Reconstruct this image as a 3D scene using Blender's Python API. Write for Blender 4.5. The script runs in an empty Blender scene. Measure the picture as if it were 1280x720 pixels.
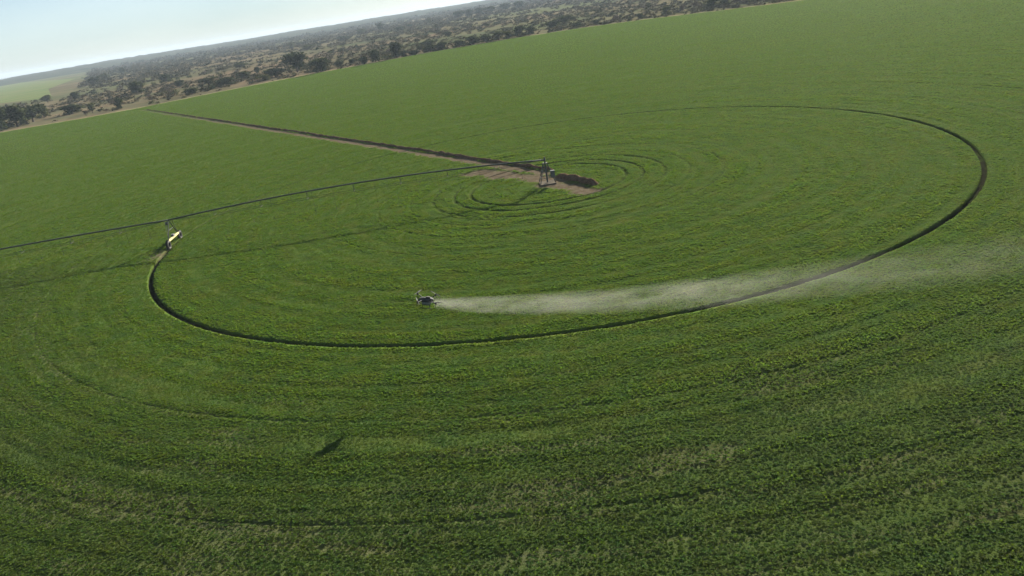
import bpy, math, random
import numpy as np
from mathutils import Vector, Matrix
rnd = random.Random(7); rng = np.random.default_rng(11)
S = bpy.context.scene
COL = S.collection
CAM = np.array([-6.879, -104.583, 24.0])          # origin of the world: foot of the irrigation pivot
SUN = np.array([1.47, 2.68, 1.0]); SUN /= np.linalg.norm(SUN)
RING = 49.8

# ------------------------------------------------------------------ helpers
def tag(o, label=None, cat=None, group=None, kind=None):
    if label: o['label'] = label
    if cat: o['category'] = cat
    if group: o['group'] = group
    if kind: o['kind'] = kind
    return o
def empty(name, loc=(0, 0, 0), rz=0.0):
    o = bpy.data.objects.new(name, None); COL.objects.link(o)
    o.location = loc; o.rotation_euler = (0, 0, rz); o.empty_display_size = .2
    return o
def mesh_np(name, V, F, mat=None, parent=None, smooth=False, attrs=None):
    """V (n,3); F (m,k) all faces of k corners"""
    V = np.asarray(V, np.float32); F = np.asarray(F, np.int32)
    me = bpy.data.meshes.new(name)
    m, k = F.shape
    me.vertices.add(len(V)); me.vertices.foreach_set('co', V.ravel())
    me.loops.add(m * k); me.loops.foreach_set('vertex_index', F.ravel())
    me.polygons.add(m); me.polygons.foreach_set('loop_start', np.arange(0, m * k, k, dtype=np.int32))
    if smooth: me.polygons.foreach_set('use_smooth', np.ones(m, bool))
    for n, a in (attrs or {}).items():
        at = me.attributes.new(n, 'FLOAT', 'POINT'); at.data.foreach_set('value', np.asarray(a, np.float32))
    me.update(calc_edges=True); me.validate()
    o = bpy.data.objects.new(name, me); COL.objects.link(o)
    if mat: me.materials.append(mat)
    if parent: o.parent = parent
    return o
class MB:
    def __init__(s): s.v = []; s.f = []
    def box(s, c, d, R=None, taper=1.0):
        """box centred at c, size d; taper scales the top"""
        n = len(s.v); c = Vector(c)
        for z in (-.5, .5):
            t = taper if z > 0 else 1.0
            for x, y in ((-.5, -.5), (.5, -.5), (.5, .5), (-.5, .5)):
                p = Vector((x * d[0] * t, y * d[1] * t, z * d[2]))
                if R is not None: p = R @ p
                s.v.append(tuple(c + p))
        for q in ((0, 3, 2, 1), (4, 5, 6, 7), (0, 1, 5, 4), (1, 2, 6, 5), (2, 3, 7, 6), (3, 0, 4, 7)):
            s.f.append(tuple(n + i for i in q))
        return s
    def tube(s, pts, r, n=8, cap=True):
        pts = [Vector(p) for p in pts]; rs = r if isinstance(r, (list, tuple)) else [r] * len(pts)
        base = len(s.v)
        for i, p in enumerate(pts):
            a = pts[max(i - 1, 0)]; b = pts[min(i + 1, len(pts) - 1)]
            t = (b - a).normalized()
            u = t.cross(Vector((0, 0, 1)))
            if u.length < 1e-3: u = t.cross(Vector((1, 0, 0)))
            u.normalize(); w = t.cross(u)
            for k in range(n):
                an = 2 * math.pi * k / n
                s.v.append(tuple(p + (u * math.cos(an) + w * math.sin(an)) * rs[i]))
        for i in range(len(pts) - 1):
            for k in range(n):
                a = base + i * n + k; b = base + i * n + (k + 1) % n
                s.f.append((a, b, b + n, a + n))
        if cap:
            s.f.append(tuple(base + k for k in range(n))[::-1])
            s.f.append(tuple(base + (len(pts) - 1) * n + k for k in range(n)))
        return s
    def torus(s, c, axis, R, r, n=24, m=8):
        c = Vector(c); ax = Vector(axis).normalized()
        u = ax.cross(Vector((0, 0, 1)));
        if u.length < 1e-3: u = Vector((1, 0, 0))
        u.normalize(); w = ax.cross(u); base = len(s.v)
        for i in range(n):
            a = 2 * math.pi * i / n; d = u * math.cos(a) + w * math.sin(a)
            for j in range(m):
                b = 2 * math.pi * j / m
                s.v.append(tuple(c + d * (R + r * math.cos(b)) + ax * (r * math.sin(b))))
        for i in range(n):
            for j in range(m):
                s.f.append((base + i * m + j, base + ((i + 1) % n) * m + j, base + ((i + 1) % n) * m + (j + 1) % m, base + i * m + (j + 1) % m))
        return s
    def loft(s, rings, cap=True):
        base = len(s.v); n = len(rings[0])
        for r in rings: s.v.extend(tuple(p) for p in r)
        for i in range(len(rings) - 1):
            for k in range(n):
                a = base + i * n + k; b = base + i * n + (k + 1) % n
                s.f.append((a, b, b + n, a + n))
        if cap:
            s.f.append(tuple(base + k for k in range(n))[::-1])
            s.f.append(tuple(base + (len(rings) - 1) * n + k for k in range(n)))
        return s
    def build(s, name, mat, parent=None, smooth=False, bevel=0):
        me = bpy.data.meshes.new(name); me.from_pydata(s.v, [], s.f); me.update()
        if smooth: me.polygons.foreach_set('use_smooth', np.ones(len(me.polygons), bool))
        o = bpy.data.objects.new(name, me); COL.objects.link(o)
        me.materials.append(mat)
        if parent: o.parent = parent
        if bevel:
            b = o.modifiers.new('bevel', 'BEVEL'); b.width = bevel; b.segments = 2
        return o
def copy_tree(o, parent=None):
    c = o.copy(); COL.objects.link(c)
    if parent: c.parent = parent
    for ch in o.children: copy_tree(ch, c)
    return c
# value noise on a lattice (periodic in nothing)
_T = np.random.default_rng(3).random((512, 512))
def vn(x, y):
    xi = np.floor(x).astype(int); yi = np.floor(y).astype(int); fx = x - xi; fy = y - yi
    fx = fx * fx * (3 - 2 * fx); fy = fy * fy * (3 - 2 * fy)
    a = _T[xi % 512, yi % 512]; b = _T[(xi + 1) % 512, yi % 512]; c = _T[xi % 512, (yi + 1) % 512]; d = _T[(xi + 1) % 512, (yi + 1) % 512]
    return (a * (1 - fx) + b * fx) * (1 - fy) + (c * (1 - fx) + d * fx) * fy
def fbm(x, y, o=3):
    t = 0; w = .5; s = 0
    for i in range(o):
        t = t + w * vn(x * 2 ** i + 17.3 * i, y * 2 ** i + 5.1 * i); s += w; w *= .5
    return t / s
def sst(a, b, x):
    t = np.clip((x - a) / (b - a), 0, 1); return t * t * (3 - 2 * t)

# ------------------------------------------------------------------ node materials
def new_mat(name):
    m = bpy.data.materials.new(name); m.use_nodes = True
    nt = m.node_tree; nt.nodes.clear()
    return m, nt
class NT:
    def __init__(s, nt): s.t = nt
    def n(s, typ, **kw):
        o = s.t.nodes.new(typ)
        for k, v in kw.items(): setattr(o, k, v)
        return o
    def l(s, a, b): s.t.links.new(a, b)
    def val(s, inp, v):
        if hasattr(v, 'is_output') or isinstance(v, bpy.types.NodeSocket): s.l(v, inp)
        else: inp.default_value = v
    def math(s, op, a, b=None, c=None, clamp=False):
        o = s.n('ShaderNodeMath', operation=op, use_clamp=clamp)
        s.val(o.inputs[0], a)
        if b is not None: s.val(o.inputs[1], b)
        if c is not None: s.val(o.inputs[2], c)
        return o.outputs[0]
    def noise(s, vec, scale, detail=3, rough=.55, dist=0):
        o = s.n('ShaderNodeTexNoise'); o.inputs['Scale'].default_value = scale; o.inputs['Detail'].default_value = detail
        o.inputs['Roughness'].default_value = rough; o.inputs['Distortion'].default_value = dist
        if vec is not None: s.l(vec, o.inputs['Vector'])
        return o.outputs['Fac']
    def ramp(s, fac, stops, interp='LINEAR'):
        o = s.n('ShaderNodeValToRGB'); o.color_ramp.interpolation = interp
        e = o.color_ramp.elements
        while len(e) < len(stops): e.new(.5)
        for i, (p, c) in enumerate(stops):
            e[i].position = p; e[i].color = (*c, 1) if len(c) == 3 else c
        s.l(fac, o.inputs[0]); return o.outputs[0]
    def mix(s, f, a, b, mode='MIX'):
        o = s.n('ShaderNodeMix', data_type='RGBA', blend_type=mode)
        s.val(o.inputs['Factor'], f)
        for k, v in (('A', a), ('B', b)):
            sk = [i for i in o.inputs if i.name == k and i.type == 'RGBA'][0]
            if isinstance(v, bpy.types.NodeSocket): s.l(v, sk)
            else: sk.default_value = (*v, 1)
        return [i for i in o.outputs if i.type == 'RGBA'][0]
    def combine(s, x, y, z=0.0):
        o = s.n('ShaderNodeCombineXYZ')
        for i, v in enumerate((x, y, z)): s.val(o.inputs[i], v)
        return o.outputs[0]
    def principled(s, col, rough=.7, metal=0.0, spec=.3, normal=None):
        o = s.n('ShaderNodeBsdfPrincipled')
        s.val(o.inputs['Base Color'], (*col, 1) if not isinstance(col, bpy.types.NodeSocket) else col)
        s.val(o.inputs['Roughness'], rough); o.inputs['Metallic'].default_value = metal
        o.inputs['Specular IOR Level'].default_value = spec
        if normal is not None: s.l(normal, o.inputs['Normal'])
        return o.outputs[0]
    def bump(s, h, strength=.5, dist=.05):
        o = s.n('ShaderNodeBump'); o.inputs['Strength'].default_value = strength; o.inputs['Distance'].default_value = dist
        s.l(h, o.inputs['Height']); return o.outputs[0]
    def out(s, surf=None, vol=None):
        o = s.n('ShaderNodeOutputMaterial')
        if surf is not None: s.l(surf, o.inputs['Surface'])
        if vol is not None: s.l(vol, o.inputs['Volume'])

def simple(name, col, rough=.6, metal=0.0, spec=.3, var=.25, scale=6.0):
    m, nt = new_mat(name); N = NT(nt)
    tc = N.n('ShaderNodeTexCoord').outputs['Object']
    f = N.noise(tc, scale, 4)
    c = N.ramp(f, [(.3, tuple(v * (1 - var) for v in col)), (.7, tuple(min(1, v * (1 + var)) for v in col))])
    r = N.math('ADD', N.math('MULTIPLY', f, .3), rough - .15)
    N.out(N.principled(c, r, metal, spec)); return m

def polar(N):
    """position -> polar coordinates round the pivot, so sown rows read as rings"""
    g = N.n('ShaderNodeNewGeometry').outputs['Position']
    sp = N.n('ShaderNodeSeparateXYZ'); N.l(g, sp.inputs[0])
    x, y = sp.outputs[0], sp.outputs[1]
    r = N.math('SQRT', N.math('ADD', N.math('MULTIPLY', x, x), N.math('MULTIPLY', y, y)))
    th = N.math('ARCTAN2', y, x)
    return g, r, th
def crop_colour(N):
    g, r, th = polar(N)
    big = N.noise(g, .035, 3, .6)                                     # broad patches of greener / yellower growth
    st = N.noise(N.combine(N.math('MULTIPLY', r, .9), N.math('MULTIPLY', th, 3.2), 0.0), 1.0, 5, .62)   # streaks along the rows
    med = N.noise(g, .45, 3, .6)
    c = N.ramp(big, [(.32, (.048, .103, .011)), (.5, (.064, .116, .013)), (.68, (.079, .115, .015))])
    c2 = N.ramp(st, [(.3, (.040, .086, .012)), (.52, (.060, .112, .014)), (.72, (.108, .102, .024))])
    c = N.mix(.62, c, c2)
    blue = N.ramp(med, [(.35, (.038, .092, .026)), (.5, (.066, .108, .015)), (.66, (.104, .106, .018))])
    c = N.mix(.42, c, blue)
    # foreground dimming painted into the outer crop's colour, with a ragged limit
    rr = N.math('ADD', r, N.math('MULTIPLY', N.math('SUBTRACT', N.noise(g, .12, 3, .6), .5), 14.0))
    fore_dim = N.math('MULTIPLY', N.math('SUBTRACT', rr, 54.0), 1 / 16.0, clamp=True)
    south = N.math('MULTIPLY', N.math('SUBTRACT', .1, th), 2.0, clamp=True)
    c = N.mix(N.math('MULTIPLY', N.math('MULTIPLY', fore_dim, south), .65), c, (.036, .056, .017))
    return c, g, r, th

def mat_field():
    m, nt = new_mat('field_ground'); N = NT(nt)
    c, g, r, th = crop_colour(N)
    soil_a = N.n('ShaderNodeAttribute', attribute_name='soil').outputs['Fac']
    rut_a = N.n('ShaderNodeAttribute', attribute_name='rut').outputs['Fac']
    s1 = N.noise(g, 1.3, 5, .65)
    soil = N.ramp(s1, [(.3, (.052, .036, .022)), (.52, (.078, .062, .042)), (.72, (.125, .102, .074))])
    fine = N.noise(g, 9.0, 4, .7)
    f = N.math('MULTIPLY', N.math('ADD', soil_a, N.math('MULTIPLY', N.math('SUBTRACT', fine, .5), .9)), 1.0, clamp=True)
    f = N.math('MULTIPLY', f, N.math('GREATER_THAN', soil_a, .02))
    c = N.mix(.62, c, (.028, .036, .011))
    c = N.mix(f, c, soil)
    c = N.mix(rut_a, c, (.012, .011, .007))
    h = N.math('ADD', N.noise(g, 3.5, 4, .7), N.math('MULTIPLY', fine, .6))
    N.out(N.principled(c, .9, 0, .0, N.bump(h, .7, .12))); return m
def mat_crop():
    m, nt = new_mat('crop_leaf'); N = NT(nt)
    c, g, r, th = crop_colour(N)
    t = N.n('ShaderNodeAttribute', attribute_name='tint').outputs['Fac']
    hsv = N.n('ShaderNodeHueSaturation'); N.l(c, hsv.inputs['Color'])
    N.l(N.math('ADD', N.math('MULTIPLY', t, .06), .47), hsv.inputs['Hue'])
    N.l(N.math('ADD', N.math('MULTIPLY', t, .5), .82), hsv.inputs['Value'])
    col = hsv.outputs[0]
    p = N.principled(col, .9, 0, .02)
    tr = N.n('ShaderNodeBsdfTranslucent'); N.l(N.mix(.5, col, (.118, .19, .006)), tr.inputs['Color'])
    mx = N.n('ShaderNodeMixShader'); mx.inputs[0].default_value = .58
    N.l(p, mx.inputs[1]); N.l(tr.outputs[0], mx.inputs[2]); N.out(mx.outputs[0]); return m
def mat_foliage(name, a, b, trans=.2):
    m, nt = new_mat(name); N = NT(nt)
    t = N.n('ShaderNodeAttribute', attribute_name='tint').outputs['Fac']
    oi = N.n('ShaderNodeObjectInfo').outputs['Random']
    f = N.math('ADD', N.math('MULTIPLY', t, .7), N.math('MULTIPLY', oi, .3))
    col = N.ramp(f, [(.1, a), (.9, b)])
    p = N.principled(col, 1.0, 0, 0.0)
    tr = N.n('ShaderNodeBsdfTranslucent'); N.l(col, tr.inputs['Color'])
    mx = N.n('ShaderNodeMixShader'); mx.inputs[0].default_value = trans
    N.l(p, mx.inputs[1]); N.l(tr.outputs[0], mx.inputs[2]); N.out(mx.outputs[0]); return m
def mat_terrain():
    m, nt = new_mat('dry_scrub_ground'); N = NT(nt)
    g = N.n('ShaderNodeNewGeometry').outputs['Position']
    mp = N.n('ShaderNodeMapping'); mp.inputs['Scale'].default_value = (.35, 1, 1); N.l(g, mp.inputs[0])
    b = N.noise(mp.outputs[0], .011, 5, .6, .6)
    c = N.ramp(b, [(.3, (.036, .042, .018)), (.43, (.07, .058, .033)), (.55, (.105, .076, .048)), (.7, (.13, .084, .056))])
    d = N.noise(g, .09, 4, .65)
    c = N.mix(N.ramp(d, [(.42, (0, 0, 0)), (.62, (.75, .75, .75))]), c, (.055, .06, .034))
    far = N.noise(g, .0016, 4, .6)
    c = N.mix(N.ramp(far, [(.45, (0, 0, 0)), (.6, (.6, .6, .6))]), c, (.06, .08, .035))
    N.out(N.principled(c, 1.0, 0, 0.0, N.bump(d, .35, .4))); return m
def mat_soil(name, stops, scale=2.0):
    m, nt = new_mat(name); N = NT(nt)
    g = N.n('ShaderNodeNewGeometry').outputs['Position']
    f = N.noise(g, scale, 5, .7)
    N.out(N.principled(N.ramp(f, stops), 1.0, 0, 0.0, N.bump(f, .8, .1))); return m
def mat_far_field():
    m, nt = new_mat('far_pasture'); N = NT(nt)
    g = N.n('ShaderNodeNewGeometry').outputs['Position']
    f = N.noise(g, .02, 4, .6)
    N.out(N.principled(N.ramp(f, [(.35, (.07, .10, .035)), (.6, (.10, .11, .045)), (.75, (.12, .10, .055))]), 1.0, 0, 0.0)); return m

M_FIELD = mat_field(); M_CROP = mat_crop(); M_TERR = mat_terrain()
M_BANK = mat_soil('turned_soil', [(.3, (.04, .028, .018)), (.55, (.085, .056, .036)), (.75, (.13, .09, .06))])
M_TRACK = mat_soil('track_dust', [(.3, (.11, .072, .048)), (.5, (.18, .125, .09)), (.72, (.25, .185, .14))], 1.1)
M_MARGIN = mat_soil('dry_margin', [(.3, (.075, .08, .03)), (.5, (.14, .12, .06)), (.72, (.21, .165, .10))], .25)
M_FAR = mat_far_field()
M_HILL = mat_soil('wooded_rise', [(.36, (.014, .022, .014)), (.5, (.028, .034, .02)), (.66, (.06, .052, .034))], .012)
M_GALV = simple('galvanised_steel', (.06, .064, .058), .85, .1, .1)
M_BEAM = simple('pale_yellow_paint', (.36, .30, .11), .6, 0, .3, .12)
M_RUB = simple('muddy_rubber', (.022, .02, .016), .85)
M_CONC = simple('weathered_concrete', (.095, .082, .064), 1.0, 0, 0.0)
M_BOX = simple('grey_cabinet', (.07, .074, .074), .7, .1, .2)
M_DRONE = simple('drone_shell', (.03, .031, .03), .75, 0, .15, .2)
M_CARB = simple('carbon_tube', (.018, .018, .018), .7, 0, .15)
M_PROP = simple('prop_plastic', (.025, .025, .025), .75, 0, .1)
M_TANK = simple('spray_tank_plastic', (.11, .115, .10), .6, 0, .2)
M_BARK = simple('bark', (.07, .055, .042), .95, 0, .1, .35, 3.0)
M_LEAF_DARK = mat_foliage('dark_evergreen_leaf', (.014, .022, .009), (.05, .058, .024))
M_LEAF_OLIVE = mat_foliage('olive_leaf', (.03, .038, .014), (.085, .085, .035))
M_LEAF_DRY = mat_foliage('dry_twig_leaf', (.05, .042, .03), (.13, .105, .075))

# ------------------------------------------------------------------ field edge (distance from the pivot by bearing)
EA = np.radians(np.array([-180, 30, 62.4, 69.5, 76.5, 87.6, 93, 100, 107, 114.8, 119, 124, 128.8, 140, 180.]))
ER = 1.2435 * np.array([285, 272, 267, 274, 295, 307, 303, 293, 287, 279, 274, 272, 296, 292, 285.])
def edge_r(th):
    th = (np.asarray(th) + np.pi) % (2 * np.pi) - np.pi
    w = np.radians(4); 
    return (np.interp(th - w, EA, ER) + np.interp(th, EA, ER) * 2 + np.interp(th + w, EA, ER)) / 4
ROAD_A = np.array([0.1, 7.0]); ROAD_B = np.array([-158.5, 275.0])
ARM_A = np.array([1.8, 3.2]); ARM_B = np.array([5.7, -5.6])
def seg_d(P, A, B):
    d = B - A; L = np.hypot(*d); u = d / L
    t = (P[..., 0] - A[0]) * u[0] + (P[..., 1] - A[1]) * u[1]
    s = (P[..., 0] - A[0]) * u[1] - (P[..., 1] - A[1]) * u[0]          # signed: + is the right of A->B
    tc = np.clip(t, 0, L)
    return np.hypot(t - tc, s), s, t
RUTS = ((10.3, .3, .14), (12.5, .3, .13), (15.3, .28, .10), (18.4, .2, .05), (22.5, .24, .06), (28.4, .12, .04), (61.2, .14, .03), (71.5, .16, .045), (77.5, .14, .025))
def soil_mask(P):
    r = np.hypot(P[..., 0], P[..., 1]); th = np.arctan2(P[..., 1], P[..., 0])
    nz = fbm(P[..., 0] * .35 + 90, P[..., 1] * .35 + 40, 4)
    d, s, t = seg_d(P, ROAD_A, ROAD_B)
    # bare apron round the pivot, drawn out along the track and under the spoil heap
    e1, e1s, _ = seg_d(P, np.array([-9.0, 14.0]), np.array([1.0, 1.0])); e2, _, _ = seg_d(P, np.array([-.5, -.5]), np.array([4.6, -7.6]))
    a = np.maximum(1 - (e1 - .4) / 2.0, 1 - (e2 - .3) / 2.0)
    m = np.clip((a + (nz - .5) * 1.6) * 1.5, 0, 1)
    rd = np.clip((1.25 - np.abs(s + .2 ) + (nz - .5) * 1.6) * 1.6, 0, 1) * (t > -2) * (t < 318)
    rd = rd * np.clip(1.25 - t / 420, .45, 1)
    m = np.maximum(m, rd)
    # thin streaks along the rows, mostly in the outer crop towards the south and south-east
    st = fbm(r * .75 + 31, th * 9.0 + 77, 4); pt = fbm(P[..., 0] * .05 + 11, P[..., 1] * .05 + 23, 3)
    w = sst(52, 64, r) * sst(.62, .2, np.abs(th + 1.25) / 3.0)
    m2 = np.clip((st - .56) * 5 + (pt - .5) * 2.5, 0, 1) * w * .30
    for r0, wd, k in ((61.4, .5, .4), (71.9, .8, .6), (74.5, .8, .45), (66.2, .5, .3)):
        band = np.exp(-((r - r0 - 1.4 * (fbm(th * 6 + r0, r * 0 + 3.3, 2) - .5)) / wd) ** 2)
        m2 = np.maximum(m2, band * k * np.clip((fbm(th * 13 + r0 * 3, r * 1.6, 4) - .42) * 5, 0, 1) * (th < 0) * .52)
    # worn spot by the wheels of the drive tower
    ws = np.clip(1.1 - np.hypot((P[..., 0] + 50.2), (P[..., 1] + 5.0) * .7) / 2.2 + (nz - .5), 0, 1)
    m2 = m2 * sst(3.5, 8, np.hypot(P[..., 0] + 19.6, P[..., 1] + 61.3))
    return np.maximum(np.maximum(m, m2), ws * .8)

# ------------------------------------------------------------------ the field sheet: a polar grid with real wheel ruts
def build_field():
    rr = list(np.arange(.6, 80, .3)) + list(np.geomspace(80, 250, 70)[1:]) + list(np.linspace(250, 330, 16)[1:])
    for r0, w, d in RUTS: rr += [r0 - w, r0 - w * .6, r0, r0 + w * .6, r0 + w]
    rr += [RING - .29, RING - .24, RING - .15, RING, RING + .15, RING + .24, RING + .29]
    rr = np.unique(np.round(rr, 3)); keep = [rr[0]]
    for x in rr[1:]:
        if x - keep[-1] > .03: keep.append(x)
    rr = np.array(keep)
    th = np.concatenate([np.linspace(-np.pi, np.pi, 1300, endpoint=False), np.radians(np.arange(117.5, 122.5, .06))])
    th = np.unique(th); nt_ = len(th)
    ext = np.array([.25, .5, .75, 1.0, 1.006])
    R = np.empty((len(rr) + len(ext), nt_)); R[:len(rr)] = rr[:, None]
    er = edge_r(th)
    for i, e in enumerate(ext): R[len(rr) + i] = 330 + (er - 330) * e if e <= 1 else er * e
    X = R * np.cos(th); Y = R * np.sin(th); P = np.stack([X, Y], -1)
    TH = np.broadcast_to(th, R.shape)
    so = soil_mask(P)
    z = .10 + .10 * (fbm(X * .9, Y * .9, 3) - .5) + .07 * (fbm(R * 1.6, TH * 14, 2) - .5)
    z = z * (1 - np.clip(so * 1.6, 0, .92))
    rut2 = np.zeros_like(z)
    for r0, w, d in RUTS:
        k = np.clip(1 - np.abs(R - r0) / w, 0, 1); k = np.clip(k * 2, 0, 1) * np.clip(.1 + 1.6 * fbm(TH * 7 + r0, R * 0 + 1, 3), 0, 1)
        z = z - k * d; rut2 = np.maximum(rut2, k * np.clip(d * 4, 0, .6))
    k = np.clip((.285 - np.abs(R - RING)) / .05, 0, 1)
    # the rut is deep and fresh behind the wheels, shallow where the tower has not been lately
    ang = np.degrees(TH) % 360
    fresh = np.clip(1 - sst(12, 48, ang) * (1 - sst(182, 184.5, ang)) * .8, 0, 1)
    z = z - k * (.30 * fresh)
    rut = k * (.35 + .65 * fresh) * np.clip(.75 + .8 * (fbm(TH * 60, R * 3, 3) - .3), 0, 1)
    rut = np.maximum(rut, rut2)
    z[-1] = -.3
    V = np.stack([X, Y, z], -1).reshape(-1, 3)
    n = len(R); i = np.arange(n - 1)[:, None] * nt_; j = np.arange(nt_)[None, :]; j2 = (j + 1) % nt_
    F = np.stack([i + j, i + nt_ + j, i + nt_ + j2, i + j2], -1).reshape(-1, 4)
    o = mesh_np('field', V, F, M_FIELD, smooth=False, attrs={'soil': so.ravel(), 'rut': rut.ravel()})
    tag(o, kind='structure')
    # close the hole at the pivot
    return o
build_field()

# ------------------------------------------------------------------ crop plants (countless: one object of stuff)
def clump_variant(k):
    g = np.random.default_rng(100 + k); V = []
    n = 8
    for i in range(n):
        a = 2 * np.pi * (i + g.random() * .7) / n; L = .085 + .07 * g.random(); w = .030 + .02 * g.random()
        el = np.radians(10 + 42 * g.random()); z0 = .005 + .05 * g.random()
        d = np.array([np.cos(a) * np.cos(el), np.sin(a) * np.cos(el), np.sin(el)]); s = np.array([-np.sin(a), np.cos(a), .25 * (g.random() - .5)])
        b = np.array([0, 0, z0]); tip = b + d * L; mid = b + d * L * .55 + np.array([0, 0, .012])
        V += [b, mid + s * w, tip + np.array([0, 0, -.03]), mid - s * w]
    return np.array(V)
def build_crop():
    rows = np.arange(4.0, 372, .22)
    PX = []; PY = []
    for r in rows:
        n = int(2 * np.pi * r / np.interp(r, [0, 110, 200, 372], [.15, .15, .32, .5])); th = (np.arange(n) + rng.random(n)) * (2 * np.pi / n) - np.pi
        q = r + rng.normal(0, .07, n)
        PX.append(q * np.cos(th)); PY.append(q * np.sin(th))
    X = np.concatenate(PX); Y = np.concatenate(PY)
    dx = X - CAM[0]; dy = Y - CAM[1]; d = np.hypot(dx, dy); az = np.degrees(np.arctan2(dx, dy))
    r = np.hypot(X, Y); th = np.arctan2(Y, X)
    keep = ((np.abs(az) < 47) | ((d < 100) & (np.abs(az) < 85))) & (d > 8) & (r < edge_r(th) - 1)
    p = np.where(d < 62, 1.0, np.clip(1.0 * (62 / d) ** 1.5, .10, 1)); p = p * np.interp(r, [110, 200, 372], [1, 1.7, 2.2])
    keep &= rng.random(len(X)) < p
    X, Y, d, r, th, p = (a[keep] for a in (X, Y, d, r, th, p))
    so = soil_mask(np.stack([X, Y], -1))
    st = fbm(X * .25 + 5, Y * .25 + 9, 3)
    bd = vn(r * 1.15 + 3, th * 2.2 + 60) * .62 + .38 * vn(r * 2.6 + 9, th * 4 + 20)
    ok = (rng.random(len(X)) < .86 + .3 * bd) & (so * 1.25 < rng.random(len(X))) & (np.abs(r - RING) > .34) & (rng.random(len(X)) < .74 + .7 * st)
    for r0, w, dd in RUTS: ok &= (np.abs(r - r0) > w + .04) | (rng.random(len(X)) < .75 - dd * 5)
    # tyre lines of the drive tower and the machine's feet
    ok &= np.hypot(X, Y) > 3.2
    X, Y, d, r, th, p, st = (a[ok] for a in (X, Y, d, r, th, p, st))
    n = len(X)
    sc = .84 * (1.0 + .5 * (rng.random(n) - .5)) * (.92 + .3 * st) * np.clip((d / 62) ** .55, 1, 2.4)
    # sown bands: plant height changes from ring to ring
    bands = .62 * vn(r * 1.15 + 3, th * 2.2 + 60) + .38 * vn(r * 2.6 + 9, th * 4 + 20)
    hub = np.exp(-((r - 15) / 12.0) ** 2)
    bandf = np.clip(.52 + 1.0 * bands, .5, 1.5); bandf = bandf ** (.85 + .7 * hub)
    sc = sc * (.62 + .38 * bandf)
    hz = bandf * np.clip(1 / np.clip((d / 62) ** .45, 1, 2.2), .5, 1)
    rot = rng.random(n) * 2 * np.pi
    z = .10 + .10 * (fbm(X * .9, Y * .9, 3) - .5) + .07 * (fbm(r * 1.6, th * 14, 2) - .5) - .025
    var = np.stack([clump_variant(k) for k in range(6)])
    W = var[rng.integers(0, 6, n)]                                    # n, 32, 3
    c = np.cos(rot)[:, None]; s = np.sin(rot)[:, None]
    wx = (W[..., 0] * c - W[..., 1] * s) * sc[:, None] + X[:, None]
    wy = (W[..., 0] * s + W[..., 1] * c) * sc[:, None] + Y[:, None]
    wz = W[..., 2] * (sc * hz)[:, None] * 1.0 + z[:, None]
    V = np.stack([wx, wy, wz], -1).reshape(-1, 3)
    F = np.arange(len(V), dtype=np.int32).reshape(-1, 4)
    tint = np.repeat(np.clip(rng.normal(.5, .2, n), 0, 1), W.shape[1])
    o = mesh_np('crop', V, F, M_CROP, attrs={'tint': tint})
    tag(o, 'short green crop sown in rings over the whole round field', 'crop', kind='stuff')
    print('crop clumps', n)
build_crop()

# ------------------------------------------------------------------ earth bank along the track to the pivot, and the spoil beside it
def build_bank():
    MBv = []; MBf = []
    def strip(A, B, off, h, w, seed, fade):
        d = B - A; L = float(np.hypot(*d)); u = d / L; nrm = np.array([u[1], -u[0]])
        n = max(int(L / .45), 14); prof = 9; base = len(MBv)
        for i in range(n + 1):
            t = L * i / n
            wob = (fbm(np.array(t * .12 + seed), np.array(3.0), 2) - .5) * 1.0
            hh = h * (.55 + .9 * fbm(np.array(t * .7 + seed), np.array(8.0), 3)) * (1 - fade * t / L) * min(1, (i + .6) / 3, (n - i + .6) / 3)
            ww = w * (.75 + .5 * fbm(np.array(t * .4 + seed), np.array(1.0), 2))
            c = A + u * t + nrm * (off + wob * .4)
            for k in range(prof):
                s = (k / (prof - 1) - .5) * 2
                zz = hh * (1 - s * s) ** 1.2 * (.85 + .4 * float(fbm(np.array(t * 2.2 + seed), np.array(k * .9), 2))) - .04 + (.0 if 0 < k < prof - 1 else -.05)
                q = c + nrm * s * ww
                MBv.append((q[0], q[1], zz + .05))
        for i in range(n):
            for k in range(prof - 1):
                a = base + i * prof + k
                MBf.append((a, a + 1, a + 1 + prof, a + prof))
    strip(ROAD_A + np.array([.3, -.4]), ROAD_B, 1.3, .40, .45, 4.0, .3)
    o = mesh_np('earth_bank', MBv, MBf, M_BANK); tag(o, kind='structure')
    MBv.clear(); MBf.clear()
    strip(ARM_A, ARM_B, 0.0, .70, .65, 51.0, 0.0)
    o = mesh_np('spoil_heap', MBv, MBf, M_BANK); tag(o, kind='structure')
build_bank()

# ------------------------------------------------------------------ terrain, margin, far pasture
def disk(name, radii, z, mat, nth=240, hole=None):
    th = np.linspace(0, 2 * np.pi, nth, endpoint=False)
    V = []; 
    for r in radii:
        rr = r if not callable(r) else r(th)
        V.append(np.stack([np.cos(th) * rr, np.sin(th) * rr, np.full(nth, z)], -1))
    V = np.concatenate(V); n = len(radii)
    i = np.arange(n - 1)[:, None] * nth; j = np.arange(nth)[None, :]; j2 = (j + 1) % nth
    F = np.stack([i + j, i + nth + j, i + nth + j2, i + j2], -1).reshape(-1, 4)
    return mesh_np(name, V, F, mat)
tag(disk('terrain', [lambda th: edge_r(th) - 5, 600, 1200, 2500, 5000, 8000, 11500], -.12, M_TERR, 900), kind='structure')
mw = lambda th: edge_r(th) + 3.0 + 9.0 * fbm(np.cos(th) * 14 + 40, np.sin(th) * 14 + 40, 3)
tag(disk('field_margin', [lambda th: edge_r(th) - 2, mw], -.06, M_MARGIN, 900), kind='structure')
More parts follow.
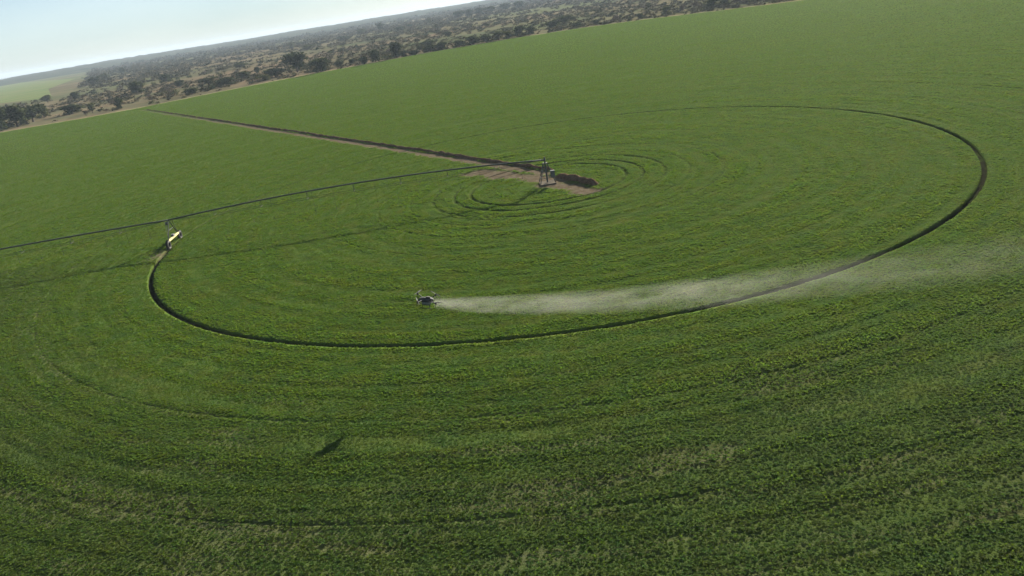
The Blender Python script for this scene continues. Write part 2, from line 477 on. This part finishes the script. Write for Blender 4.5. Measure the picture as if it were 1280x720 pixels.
# bare ground round the pivot foot, under the sheet's central hole
tag(disk('pivot_apron', [.05, 1.5], -.03, M_TRACK, 48), kind='structure')
fp = np.array([(-1676, 2913), (-737, 1464), (-560, 1000), (-380, 642), (-471, 722), (-700, 900), (-1500, 2300)], float)
me = bpy.data.meshes.new('far_pasture'); me.from_pydata([(x, y, -.09) for x, y in fp], [], [tuple(range(len(fp)))[::-1]]); me.update()
o = bpy.data.objects.new('far_pasture', me); COL.objects.link(o); me.materials.append(M_FAR); tag(o, kind='structure')

# low rises along the horizon
def build_hills():
    th = np.radians(np.linspace(20, 165, 1400)); V = []; n = len(th)
    for k, (r, f) in enumerate(((2500, 0), (3000, .5), (3500, .8), (4300, 1), (5600, 0))):
        h = (4 + 22 * fbm(th * 11 + 4 + k * .3, th * 0 + 2.0 + k * .15, 5) + 5 * fbm(th * 160 + 3 * k, th * 0 + 5.0, 3)) * f
        rr = r + 500 * (fbm(th * 6 + k, th * 0 + 7.0, 2) - .5)
        V.append(np.stack([np.cos(th) * rr, np.sin(th) * rr, h - .3], -1))
    V = np.concatenate(V); i = np.arange(4)[:, None] * n; j = np.arange(n - 1)[None, :]
    F = np.stack([i + j + 1, i + j, i + n + j, i + n + j + 1], -1).reshape(-1, 4)
    tag(mesh_np('hills', V, F[:, ::-1], M_HILL, smooth=True), kind='structure')
build_hills()

# ------------------------------------------------------------------ trees and shrubs
def leaf_cloud(blobs, n, size, seed):
    """leaf cards scattered through the volume of several ellipsoids: uneven outline with gaps"""
    g = np.random.default_rng(seed); bl = np.array(blobs, float)
    vol = bl[:, 3] * bl[:, 4] * bl[:, 5]; pick = g.choice(len(bl), n, p=vol / vol.sum())
    u = g.normal(size=(n, 3)); u /= np.linalg.norm(u, axis=1)[:, None]
    rad = g.random(n) ** .42
    ctr = bl[pick, :3] + u * rad[:, None] * bl[pick, 3:6] * (1 + .22 * g.normal(size=(n, 1)))
    nr = u + .8 * g.normal(size=(n, 3)); nr /= np.linalg.norm(nr, axis=1)[:, None]
    a = np.cross(nr, g.normal(size=(n, 3))); a /= np.linalg.norm(a, axis=1)[:, None]; b = np.cross(nr, a)
    s = size * (.6 + .8 * g.random(n))[:, None]
    V = np.stack([ctr - a * s, ctr - b * s * .6, ctr + a * s, ctr + b * s * .6], 1).reshape(-1, 3)
    F = np.arange(4 * n).reshape(-1, 4)
    V[:, 2] = np.maximum(V[:, 2], .02)
    tint = np.repeat(np.clip(.5 + .25 * g.normal(size=n) , 0, 1), 4)
    return V, F, tint
def make_tree(seed, leaf, nleaf, flat):
    """unit tree: crown about 1 wide and 1 tall overall, scaled when placed"""
    g = random.Random(seed); root = empty('tree')
    blobs = []
    nb = g.randint(6, 9)
    for i in range(nb):
        a = 2 * math.pi * (i + g.random() * .6) / nb; q = .12 + .22 * g.random()
        zc = .42 + .36 * g.random() if not flat else .55 + .25 * g.random()
        blobs.append((q * math.cos(a), q * math.sin(a), zc, .13 + .09 * g.random(), .13 + .09 * g.random(), .11 + .09 * g.random()))
    blobs.append((0, 0, .72, .2, .2, .2)); blobs.append((.05, .0, .35, .26, .26, .18))
    if not flat: blobs += [(.18, .1, .16, .2, .2, .14), (-.2, -.08, .15, .2, .2, .13)]
    V, F, t = leaf_cloud(blobs, nleaf, .055, seed)
    mesh_np('crown', V, F, leaf, root, attrs={'tint': t})
    m = MB(); m.tube([(0, 0, -.06), (.01, 0, .2), (.02, .01, .42), (.0, .0, .62)], [.038, .03, .022, .01], 7)
    for b in blobs[:5]:
        m.tube([(.012, .0, .24), (b[0] * .6, b[1] * .6, .2 + b[2] * .5), (b[0], b[1], b[2])], [.02, .014, .006], 5)
    m.build('trunk', M_BARK, root)
    return root
protos = [make_tree(21, M_LEAF_DARK, 950, False), make_tree(22, M_LEAF_DARK, 900, True), make_tree(23, M_LEAF_OLIVE, 850, False),
          make_tree(24, M_LEAF_OLIVE, 900, True), make_tree(25, M_LEAF_DRY, 700, False), make_tree(26, M_LEAF_DARK, 950, False)]
used_proto = [False] * len(protos)
def push_out(x, y, m=3.0):
    r = math.hypot(x, y); e = float(edge_r(math.atan2(y, x))) + m
    if r < e: x *= e / r; y *= e / r
    return x, y
def place_tree(k, x, y, h, w, label, group=None):
    if used_proto[k]: t = copy_tree(protos[k])
    else: t = protos[k]; used_proto[k] = True
    t.location = (x, y, -.1); t.rotation_euler = (0, 0, rnd.random() * 6.28); t.scale = (w, w * (.85 + .3 * rnd.random()), h)
    tag(t, label, 'tree', group)
    return t
TREES = [(-111.9,395.1,11.2,13.2),(-90.4,353.4,7.4,12),(-121.6,380.4,4.9,11.9),(-123.4,358.8,3.3,8.5),(-64.7,345.1,4.1,6.3),(-59.2,350.7,6.8,7.7),(-50.2,374.8,8.6,8.1),(-43.5,352,3.6,4.5),(-234.1,308.2,10.3,12.2),(-235.5,326.6,8.2,12.6),(-236,297.2,11.9,9.2),(-240.6,347.8,6.1,7.1),(-286.8,398.7,6.9,11.4),(-229.8,451.4,8.9,13.1),(-186.4,316.3,5.5,4.1),(-201.7,319.7,4.6,3.7),(-412,801.1,9.8,13.8),(-471.9,970.4,9.3,18.6),(-303.7,522.6,6.2,9),(-337.2,548,5.8,10.2),(-223,342.7,4.9,12.8),(-250.4,564.2,7.1,12.7),(-203.1,456.1,4.7,10.6),(-170.1,412.9,4.3,10.8),(-148.2,372.2,4.4,12.8),(-151.5,423.3,4.3,9.8),(-157.6,340.2,3.3,7.5),(-154.6,471.4,4.7,5.9),(-206.2,619.4,4.5,16.4),(-191.3,855.6,5.8,23.3),(-254.3,1073.2,8.4,16.7),(-257.6,1147.7,6.3,15.2),(-177.5,1046.4,5.8,25.4),(-182.5,1284.4,8.3,22.2),(-538.7,1190.5,11.1,12.5),(-150.7,1288,13.9,18.1),(-84.3,380.7,3.4,6.8),(-77.9,385.7,3,4.4),(-38.2,352.4,2.7,8.2),(-30,366.5,3.7,9.4),(-24.6,382.8,4.4,8.7),(-14.1,369.3,3.8,8.5),(-6.3,379.9,4.8,9.6),(1.3,383.5,4.4,8.7),(8.9,387.2,5.4,8.8),(14.6,387.7,4.4,5.9),(21.7,394.4,6,7.9),(27.8,393.4,4.5,5.9),(-39.4,425,3.2,6.3),(-36.1,453,3.9,11.1),(45.6,440.1,3.8,10.9),(57.2,468.1,4.6,14.9),(55.4,388.1,3,5.9),(82.1,364.8,2.8,2.8),(89.4,373.6,2.9,4.4),(103.9,370.6,4.8,5.8),(114.7,377.1,3.9,3),(78.5,390.1,3.5,4),(66.7,390.6,2.5,6),(125.6,388.1,4.1,5.1),(129.3,368.6,4.9,9.8),(135.1,365,5.8,8.8),(143.5,363,4.4,7.8),(149,353,4.8,7.7),(157.2,351.1,4.3,7.7),(-21.8,1295.3,12.5,25),(-4.6,1295.4,12.5,22.2),(12.6,1295.3,12.5,22.2),(31.1,1294.9,11.1,22.2),(54.8,1294.1,12.5,22.2),(78.5,1292.8,12.5,25),(-66.3,1191,9,7.7),(-103.3,1078.7,5.9,18.8),(-97.4,1194.3,5.2,15.5),(-25.3,579.7,4.1,9.5)]
LAB = {0: 'tallest dark tree in the middle of the tree belt along the field edge',
       1: 'broad dark grey tree in front of the tallest dark tree, right against the field edge',
       2: 'low spreading dark bush tree on the left flank of the tallest dark tree',
       5: 'rounded dark tree at the field edge, first right of the tallest dark tree',
       6: 'upright dark tree at the field edge, second right of the tallest dark tree',
       8: 'largest dark tree of the clump at the far left end of the field edge',
       9: 'dark tree on the right side of the clump at the far left',
       10: 'dark tree cut by the left border of the picture, beside the field edge',
       13: 'dark round tree alone in the brown scrub behind the left field edge',
       16: 'long low dark tree beside the distant pale green pasture',
       34: 'lone tree breaking the skyline at the left, above the far bluish plain',
       35: 'lone domed tree breaking the skyline at the upper middle'}
for i, (x, y, h, w) in enumerate(TREES):
    if math.hypot(x, y) < 480: h *= 1.12; w *= 1.28
    x, y = push_out(x, y, 3.0 + w * .35)
    if i in LAB:
        place_tree(rnd.choice((0, 1, 5)), x, y, h, w, LAB[i])
    elif 65 <= i <= 70:
        place_tree(rnd.choice((0, 1, 5)), x, y, h, w, 'dark tree in the row of trees humped on the skyline at upper middle', 'trees humped on the skyline')
    elif 36 <= i <= 47:
        place_tree(rnd.choice((0, 2, 5)), x, y, h, w, 'low dark bushy tree in the hedge line along the far middle edge of the field', 'bushy trees of the far hedge line')
    elif 52 <= i <= 64:
        place_tree(rnd.choice((0, 2, 4)), x, y, h, w, 'low bushy tree along the far right edge of the green field', 'bushy trees along the far right edge')
    else:
        place_tree(rnd.choice((0, 2, 3, 5)), x, y, h, w, 'bushy tree scattered in the brown scrub beyond the green field', 'scattered trees in the scrub')
for k, p in enumerate(protos):
    if not used_proto[k]:
        x, y = push_out(-160 + 30 * k, 420)
        place_tree(k, x, y, 4, 7, 'bushy tree scattered in the brown scrub beyond the green field', 'scattered trees in the scrub')

# shrubs: the ones that show largest are things, the far mass of scrub is one object of stuff
def shrub_mesh(seed, mat, n=130):
    g = random.Random(seed)
    blobs = [((g.random() - .5) * .5, (g.random() - .5) * .5, .3 + .25 * g.random(), .22 + .12 * g.random(), .22 + .12 * g.random(), .26 + .1 * g.random()) for _ in range(5)]
    V, F, t = leaf_cloud(blobs, n, .085, seed)
    me_o = mesh_np('shrub', V, F, mat, attrs={'tint': t}); return me_o
sp = [shrub_mesh(40 + k, (M_LEAF_DARK, M_LEAF_OLIVE, M_LEAF_DRY, M_LEAF_OLIVE, M_LEAF_DARK, M_LEAF_DRY)[k]) for k in range(6)]
SL = {0: ('dark green shrub', 'dark shrubs in the scrub'), 1: ('olive green shrub', 'olive shrubs in the scrub'), 2: ('dry grey brown shrub', 'dry shrubs in the scrub'),
      3: ('olive green shrub', 'olive shrubs in the scrub'), 4: ('dark green shrub', 'dark shrubs in the scrub'), 5: ('dry grey brown shrub', 'dry shrubs in the scrub')}
cnt = 0; first = [True] * 6; tries = 0
while cnt < 215 and tries < 20000:
    tries += 1
    az = math.radians(-37 + 60 * rnd.random()); d = 335 + 420 * rnd.random() ** 1.7
    x = CAM[0] + d * math.sin(az); y = CAM[1] + d * math.cos(az)
    r = math.hypot(x, y); e = float(edge_r(math.atan2(y, x)))
    if r < e + 2: continue
    den = float(fbm(np.array(x * .022 + 40), np.array(y * .022 + 70), 3))
    if rnd.random() > max(0, (den - .36) * 4): continue
    k = rnd.choice((0, 1, 2, 3, 4, 5) if r - e > 25 else (0, 1, 3, 4, 1, 2))
    w = 2.2 + 4.5 * rnd.random() ** 2; h = w * (.4 + .3 * rnd.random())
    if first[k]: o = sp[k]; first[k] = False
    else: o = sp[k].copy(); COL.objects.link(o)
    o.location = (x, y, -.12); o.rotation_euler = (0, 0, rnd.random() * 6.28); o.scale = (w, w, h)
    tag(o, SL[k][0] + ' in the scrubland beyond the edge of the green field', 'shrub', SL[k][1]); cnt += 1
def build_scrub():
    n = 34000; g = np.random.default_rng(77)
    az = np.radians(-40 + 66 * g.random(n)); d = 345 + 3600 * g.random(n) ** 1.7
    x = CAM[0] + d * np.sin(az); y = CAM[1] + d * np.cos(az); r = np.hypot(x, y); e = edge_r(np.arctan2(y, x))
    den = fbm(x * .012 + 40, y * .012 + 70, 4)
    inpas = (x < -330) & (y > 600) & (y < 2950) & (x < -380 - (y - 642) * .435 + 20) & (x > -471 - (y - 722) * .55 - 40)
    ok = (r > e + 4) & (g.random(n) < np.clip((den - .33) * 5, 0.08, 1)) & ~inpas
    x, y, d = x[ok], y[ok], d[ok]; n = len(x)
    w = (1.6 + 3.4 * g.random(n) ** 2) * np.clip(d / 600, 1, 4.5); h = w * (.35 + .3 * g.random(n)) * np.clip(1.2 - d / 9000, .6, 1)
    K = 26
    vs = []
    for k in range(8):
        V, F, t = leaf_cloud([(0, 0, .3, .5, .5, .45), (.3, .1, .35, .35, .35, .4), (-.25, -.15, .3, .4, .4, .35)], K, .2, 200 + k); vs.append(V)
    vs = np.stack(vs); W = vs[g.integers(0, 8, n)]
    V = np.stack([W[..., 0] * w[:, None] + x[:, None], W[..., 1] * w[:, None] + y[:, None], W[..., 2] * h[:, None] - .12], -1).reshape(-1, 3)
    kind = np.clip(g.normal(.45, .3, n), 0, 1); t = np.repeat(kind, K * 4)
    o = mesh_np('scrub', V, np.arange(len(V)).reshape(-1, 4), mat_foliage('scrub_leaf', (.022, .028, .011), (.085, .07, .04), .06), attrs={'tint': t})
    tag(o, 'low brown and olive scrub covering the plain beyond the field', 'scrub', kind='stuff')
build_scrub()

# ------------------------------------------------------------------ centre pivot irrigator
def build_irrigator():
    root = empty('pivot_irrigator')
    tag(root, 'long thin centre pivot irrigator with an arched pipe running left from the bare patch', 'irrigator')
    hp, ht, ar = 3.2, 3.2, .9
    a1 = math.radians(179.5); T = Vector((50 * math.cos(a1), 50 * math.sin(a1), 0))
    a2 = math.radians(185.5); T2 = T + Vector((50 * math.cos(a2), 50 * math.sin(a2), 0))
    pad = MB().box((0, 0, .07), (2.15, 2.15, .18)).build('concrete_pad', M_CONC, root, bevel=.03)
    pf = MB()
    for sx in (-1, 1):
        for sy in (-1, 1):
            pf.tube([(sx * 1.0, sy * 1.0, .2), (sx * .22, sy * .22, 2.75)], .06, 6)
    for z, q in ((.9, .8), (1.75, .52)):
        for (ax, ay), (bx, by) in (((-q, -q), (q, -q)), ((q, -q), (q, q)), ((q, q), (-q, q)), ((-q, q), (-q, -q))):
            pf.tube([(ax, ay, z), (bx, by, z)], .035, 5)
    pf.box((0, 0, 2.76), (.6, .6, .06))
    pf.build('pivot_frame', M_GALV, root)
    rp = MB().tube([(0, 0, .2), (0, 0, 3.0), (-.12, 0, 3.14), (-.45, 0, hp)], .115, 10).build('riser_pipe', M_GALV, root)
    cb = MB().box((.75, -.75, 1.35), (.55, .35, .9)).build('control_box', M_BOX, root, bevel=.02)
    MB().tube([(0, 0, 3.1), (0, 0, 3.55)], [.16, .10], 8).build('swivel_cap', M_GALV, root)
    def span(A, B, h0, h1, arch, first):
        A = Vector(A); B = Vector(B); n = 24
        ax = (B - A).normalized(); side = Vector((-ax.y, ax.x, 0))
        top = []
        for i in range(n + 1):
            t = i / n; p = A.lerp(B, t); p.z = h0 + (h1 - h0) * t + arch * 4 * t * (1 - t); top.append(p)
        sp_ = MB().tube(top, .10, 8).build('span_pipe', M_GALV, root, smooth=True)
        tr = MB(); L = []; R_ = []
        m = 8
        for i in range(1, m):
            t = i / m; p = A.lerp(B, t); p.z = h0 + (h1 - h0) * t + arch * 4 * t * (1 - t)
            dz = .95 * (4 * t * (1 - t)) ** .5
            for sgn, lst in ((1, L), (-1, R_)):
                q = p + side * sgn * .55 - Vector((0, 0, dz)); lst.append(q)
                tr.tube([p, q], .022, 4)
            tr.tube([L[-1], R_[-1]], .022, 4)
        for lst in (L, R_):
            tr.tube([top[0]] + lst + [top[-1]], .018, 4)
        tr.build('truss_rods', M_GALV, sp_)
        for i in range(1, 18):
            t = i / 18; p = A.lerp(B, t); p.z = h0 + (h1 - h0) * t + arch * 4 * t * (1 - t)
            d = MB().tube([p + Vector((0, 0, .12)), p + side * .18 + Vector((0, 0, .1)), p + side * .2 - Vector((0, 0, .3)), (p.x + side.x * .2, p.y + side.y * .2, 1.35)], .014, 4)
            d.tube([(p.x + side.x * .2, p.y + side.y * .2, 1.36), (p.x + side.x * .2, p.y + side.y * .2, 1.22)], [.02, .06], 6)
            d.build('sprinkler_drop', M_GALV, sp_)
    def drive_tower(P, ax, h):
        P = Vector(P); u = Vector((-ax.y, ax.x, 0))                       # direction of travel
        dt = empty('drive_tower', P); dt.parent = root
        wb = 2.5
        bm = MB(); Rm = Matrix.Rotation(math.atan2(u.y, u.x), 3, 'Z')
        bm.box((0, 0, .88), (2 * wb - .3, .24, .24), Rm); bm.build('base_beam', M_BEAM, dt, bevel=.02)
        lg = MB()
        for s in (-1, 1):
            lg.tube([u * s * (wb - .55) + Vector((0, 0, .95)), u * s * .16 + Vector((0, 0, h - .12))], .065, 6)
            lg.tube([u * s * (wb - .55) + Vector((0, 0, .95)), ax * .5 * s + Vector((0, 0, h - .1))], .03, 5)
        lg.tube([u * -1.05 + Vector((0, 0, 2.0)), u * 1.05 + Vector((0, 0, 2.0))], .035, 5)
        lg.build('leg_frame', M_GALV, dt)
        MB().box((0, 0, 1.12), (.55, .35, .3), Rm).build('drive_motor', M_BOX, dt, bevel=.02)
        MB().box(u * .3 + ax * .2 + Vector((0, 0, h - .35)), (.35, .25, .4), Rm).build('tower_box', M_BOX, dt, bevel=.02)
        for s in (-1, 1):
            c = u * s * wb + Vector((0, 0, .46))
            w = MB().torus(c, ax, .45, .19, 26, 8)
            for k in range(26):                                            # tread lugs
                an = 2 * math.pi * k / 26; d = u * math.cos(an) + Vector((0, 0, 1)) * math.sin(an)
                if (c + d * .66).z > -.18:
                    w.tube([c + d * .62 - ax * .15, c + d * .64 + ax * .15], .035, 4)
            wo = w.build('wheel', M_RUB, dt, smooth=False)
    span((-.45, 0, 0), T, hp, ht, ar, True)
    drive_tower(T, (T2 - T).normalized().lerp((T / T.length), .5).normalized(), ht)
    span(T, T2, ht, 2.9, .3, False)
    drive_tower(T2, (T2 - T).normalized(), 2.9)
    return root
build_irrigator()

# ------------------------------------------------------------------ spray drone
DRONE = Vector((-13.1, -49.89, 4.44))
def build_drone():
    root = empty('spray_drone', DRONE)
    tag(root, 'dark four rotor crop spraying drone flying low over the field and trailing white mist', 'drone')
    root.scale = (.82, .82, .82)
    root.rotation_euler = (math.radians(-9), math.radians(-16), math.radians(184))
    # forward is local +x
    def ring(x, w, h, z): return [(x, 1.25 * w * math.cos(a), z + 1.2 * h * math.sin(a)) for a in [2 * math.pi * k / 14 for k in range(14)]]
    MB().loft([ring(-.62, .10, .08, .06), ring(-.5, .2, .14, .05), ring(-.1, .26, .19, .04), ring(.3, .24, .18, .03), ring(.58, .16, .12, .0), ring(.72, .07, .06, -.02)]).build('body', M_DRONE, root, smooth=True)
    tk = MB().loft([ring(-.42, .16, .12, -.22), ring(-.3, .27, .2, -.24), ring(.25, .27, .2, -.24), ring(.38, .16, .12, -.22)]).build('spray_tank', M_TANK, root, smooth=True)
    MB().tube([(.0, 0, -.04), (.0, 0, .02)], .09, 12).build('filler_cap', M_CARB, tk)
    MB().box((-.12, 0, .27), (.4, .2, .16), None, .85).build('battery', M_CARB, root, bevel=.02)
    MB().tube([(.66, 0, -.05), (.78, 0, -.09)], [.07, .05], 10).build('front_radar', M_CARB, root)
    for sx in (-1, 1):
        for sy in (-1, 1):
            e = Vector((sx * .80, sy * .80, .14))
            arm = MB().tube([(sx * .3, sy * .2, .06), e], [.05, .038], 8).build('arm', M_CARB, root)
            MB().tube([e + Vector((0, 0, -.09)), e + Vector((0, 0, .10))], [.075, .065], 10).build('motor', M_DRONE, arm)
            pr = MB(); a0 = .5 + sx * .9 + sy * .4
            for k in range(2):
                an = a0 + math.pi * k; d = Vector((math.cos(an), math.sin(an), 0)); n = Vector((-d.y, d.x, 0))
                rings = []
                for t, w in ((.03, .03), (.16, .055), (.4, .045), (.64, .02)):
                    p = e + d * t + Vector((0, 0, .115 + .02 * t)); tw = .35 * (1 - t)
                    q = n * w + Vector((0, 0, w * tw))
                    rings.append([p - q, p - q * .2 + Vector((0, 0, .008)), p + q, p + q * .2 - Vector((0, 0, .006))])
                pr.loft(rings)
            pr.tube([e + Vector((0, 0, .1)), e + Vector((0, 0, .14))], .04, 8)
            pr.build('propeller', M_PROP, arm)
            nz = MB().tube([e + Vector((0, 0, -.09)), e + Vector((0, 0, -.3)), e + Vector((0, 0, -.36))], [.012, .012, .04], 7).build('nozzle', M_CARB, arm)
    for sy in (-1, 1):
        lg = MB(); lg.tube([(-.28, sy * .2, 0), (-.34, sy * .42, -.58)], .022, 6); lg.tube([(.28, sy * .2, 0), (.34, sy * .42, -.58)], .022, 6)
        lg.tube([(-.5, sy * .42, -.6), (.5, sy * .42, -.6)], .024, 6); lg.build('landing_skid', M_CARB, root)
build_drone()

# ------------------------------------------------------------------ spray: a drifting plume behind the drone
def build_spray():
    L = 54.0
    def Rr(x): return .50 + .038 * x - .00018 * x * x
    def zc(x): return -2.6 * (1 - math.exp(-x / 11.0))
    m = MB(); rings = []
    for i in range(41):
        x = .55 + (L - .55) * (i / 40) ** 1.5; R_ = Rr(x)
        rings.append([(x, R_ * 1.5 * math.cos(2 * math.pi * k / 20), max(zc(x) - .15 + R_ * math.sin(2 * math.pi * k / 20), -DRONE.z + .15)) for k in range(20)])
    m.loft(rings)
    mt, nt = new_mat('spray_mist'); N = NT(nt)
    tc = N.n('ShaderNodeTexCoord').outputs['Object']
    s = N.n('ShaderNodeSeparateXYZ'); N.l(tc, s.inputs[0]); x, y, z = s.outputs
    rr = N.math('SUBTRACT', N.math('ADD', N.math('MULTIPLY', x, .038), .50), N.math('MULTIPLY', N.math('MULTIPLY', x, x), .00018))
    ex = N.math('POWER', math.e, N.math('MULTIPLY', x, -1 / 11.0))
    zz = N.math('ADD', N.math('MULTIPLY', N.math('SUBTRACT', 1.0, ex), -2.6), -.15)
    dy = N.math('DIVIDE', N.math('DIVIDE', y, 1.5), rr); dz = N.math('DIVIDE', N.math('SUBTRACT', z, zz), rr)
    q = N.math('ADD', N.math('MULTIPLY', dy, dy), N.math('MULTIPLY', dz, dz))
    rad = N.math('SUBTRACT', 1.0, q, clamp=True)
    mp = N.n('ShaderNodeMapping'); mp.inputs['Scale'].default_value = (.35, 1.3, 1.3); N.l(tc, mp.inputs[0])
    nz = N.noise(mp.outputs[0], 1.0, 4, .6, .3)
    nzr = N.math('MULTIPLY', N.math('SUBTRACT', nz, .36), 3.6, clamp=True)
    ax = N.math('ADD', N.math('MULTIPLY', N.math('POWER', math.e, N.math('MULTIPLY', x, -1 / 12.0)), .20), .013)
    endf = N.math('MULTIPLY', N.math('SUBTRACT', L, x), 1 / 32.0, clamp=True)
    dens = N.math('MULTIPLY', N.math('MULTIPLY', N.math('MULTIPLY', ax, rad), nzr), endf)
    v = N.n('ShaderNodeVolumePrincipled'); v.inputs['Color'].default_value = (.95, .92, .85, 1); v.inputs['Anisotropy'].default_value = .25
    N.l(dens, v.inputs['Density']); N.out(vol=v.outputs[0])
    try: mt.cycles.volume_step_rate = .12
    except Exception: pass
    o = m.build('spray_mist', mt)
    o.location = DRONE; o.rotation_euler = (0, 0, math.radians(-4.0))
    tag(o, 'white spray mist streaming right from the flying drone', 'spray', kind='stuff')
build_spray()

# ------------------------------------------------------------------ air
def build_haze():
    m = MB().box((0, 0, 24.5), (24000, 24000, 52.0))
    mt, nt = new_mat('haze'); N = NT(nt)
    v = N.n('ShaderNodeVolumePrincipled'); v.inputs['Color'].default_value = (.37, .445, .525, 1); v.inputs['Density'].default_value = HAZE
    v.inputs['Anisotropy'].default_value = .1
    N.out(vol=v.outputs[0])
    o = m.build('haze', mt); tag(o, 'pale haze in the air over the far plain', 'haze', kind='stuff')
HAZE = 1.15e-4
build_haze()

# ------------------------------------------------------------------ light, sky, camera
elev = math.asin(SUN[2]); azim = math.atan2(SUN[0], SUN[1])
sl = bpy.data.lights.new('sun', 'SUN'); sl.energy = 5.0; sl.angle = math.radians(.45); sl.color = (1, .93, .82)
so = bpy.data.objects.new('sun', sl); COL.objects.link(so)
so.rotation_euler = Vector(SUN).to_track_quat('Z', 'Y').to_euler(); so.location = (0, 0, 60)
W = bpy.data.worlds.new('World'); S.world = W; W.use_nodes = True
nt = W.node_tree; nt.nodes.clear()
sky = nt.nodes.new('ShaderNodeTexSky'); sky.sky_type = 'NISHITA'; sky.sun_disc = False
sky.sun_elevation = elev; sky.sun_rotation = azim; sky.air_density = 1.0; sky.dust_density = .4; sky.ozone_density = 2.5; sky.altitude = 1100
bg = nt.nodes.new('ShaderNodeBackground'); bg.inputs['Strength'].default_value = .038
wo = nt.nodes.new('ShaderNodeOutputWorld'); nt.links.new(sky.outputs[0], bg.inputs[0]); 
# a thin even veil of high cloud lies over the blue
veil = nt.nodes.new('ShaderNodeBackground'); veil.inputs['Strength'].default_value = 1.0
tcw = nt.nodes.new('ShaderNodeTexCoord'); nzw = nt.nodes.new('ShaderNodeTexNoise'); nzw.inputs['Scale'].default_value = 2.2; nzw.inputs['Detail'].default_value = 5
mpw = nt.nodes.new('ShaderNodeMapping'); mpw.inputs['Scale'].default_value = (1, 1, 4); nt.links.new(tcw.outputs['Generated'], mpw.inputs[0]); nt.links.new(mpw.outputs[0], nzw.inputs['Vector'])
rw = nt.nodes.new('ShaderNodeValToRGB'); rw.color_ramp.elements[0].color = (.074, .104, .128, 1); rw.color_ramp.elements[1].color = (.138, .160, .173, 1)
rw.color_ramp.elements[0].position = .35; rw.color_ramp.elements[1].position = .7
nt.links.new(nzw.outputs['Fac'], rw.inputs[0]); nt.links.new(rw.outputs[0], veil.inputs['Color'])
mw_ = nt.nodes.new('ShaderNodeMixShader'); mw_.inputs[0].default_value = .68
nt.links.new(bg.outputs[0], mw_.inputs[1]); nt.links.new(veil.outputs[0], mw_.inputs[2]); nt.links.new(mw_.outputs[0], wo.inputs[0])

cd = bpy.data.cameras.new('camera'); co = bpy.data.objects.new('camera', cd); COL.objects.link(co)
fwd = Vector((0, .94080955, -.33893567)); right = Vector((.98710504, -.05425475, -.15059904)); up = Vector((.16007388, .3345651, .92867785))
Mx = Matrix((right, up, -fwd)).transposed().to_4x4(); Mx.translation = Vector(CAM)
co.matrix_world = Mx
cd.sensor_width = 36; cd.lens = 36 * 1008.139 / 1280; cd.clip_start = .1; cd.clip_end = 60000
S.camera = co
S.view_settings.view_transform = 'Standard'; S.view_settings.look = 'None'; S.view_settings.exposure = 2.28; S.view_settings.gamma = 1
S.render.engine = 'CYCLES'
S.cycles.use_denoising = True
S.cycles.max_bounces = 6; S.cycles.diffuse_bounces = 3; S.cycles.transmission_bounces = 3; S.cycles.volume_bounces = 0
S.cycles.transparent_max_bounces = 8
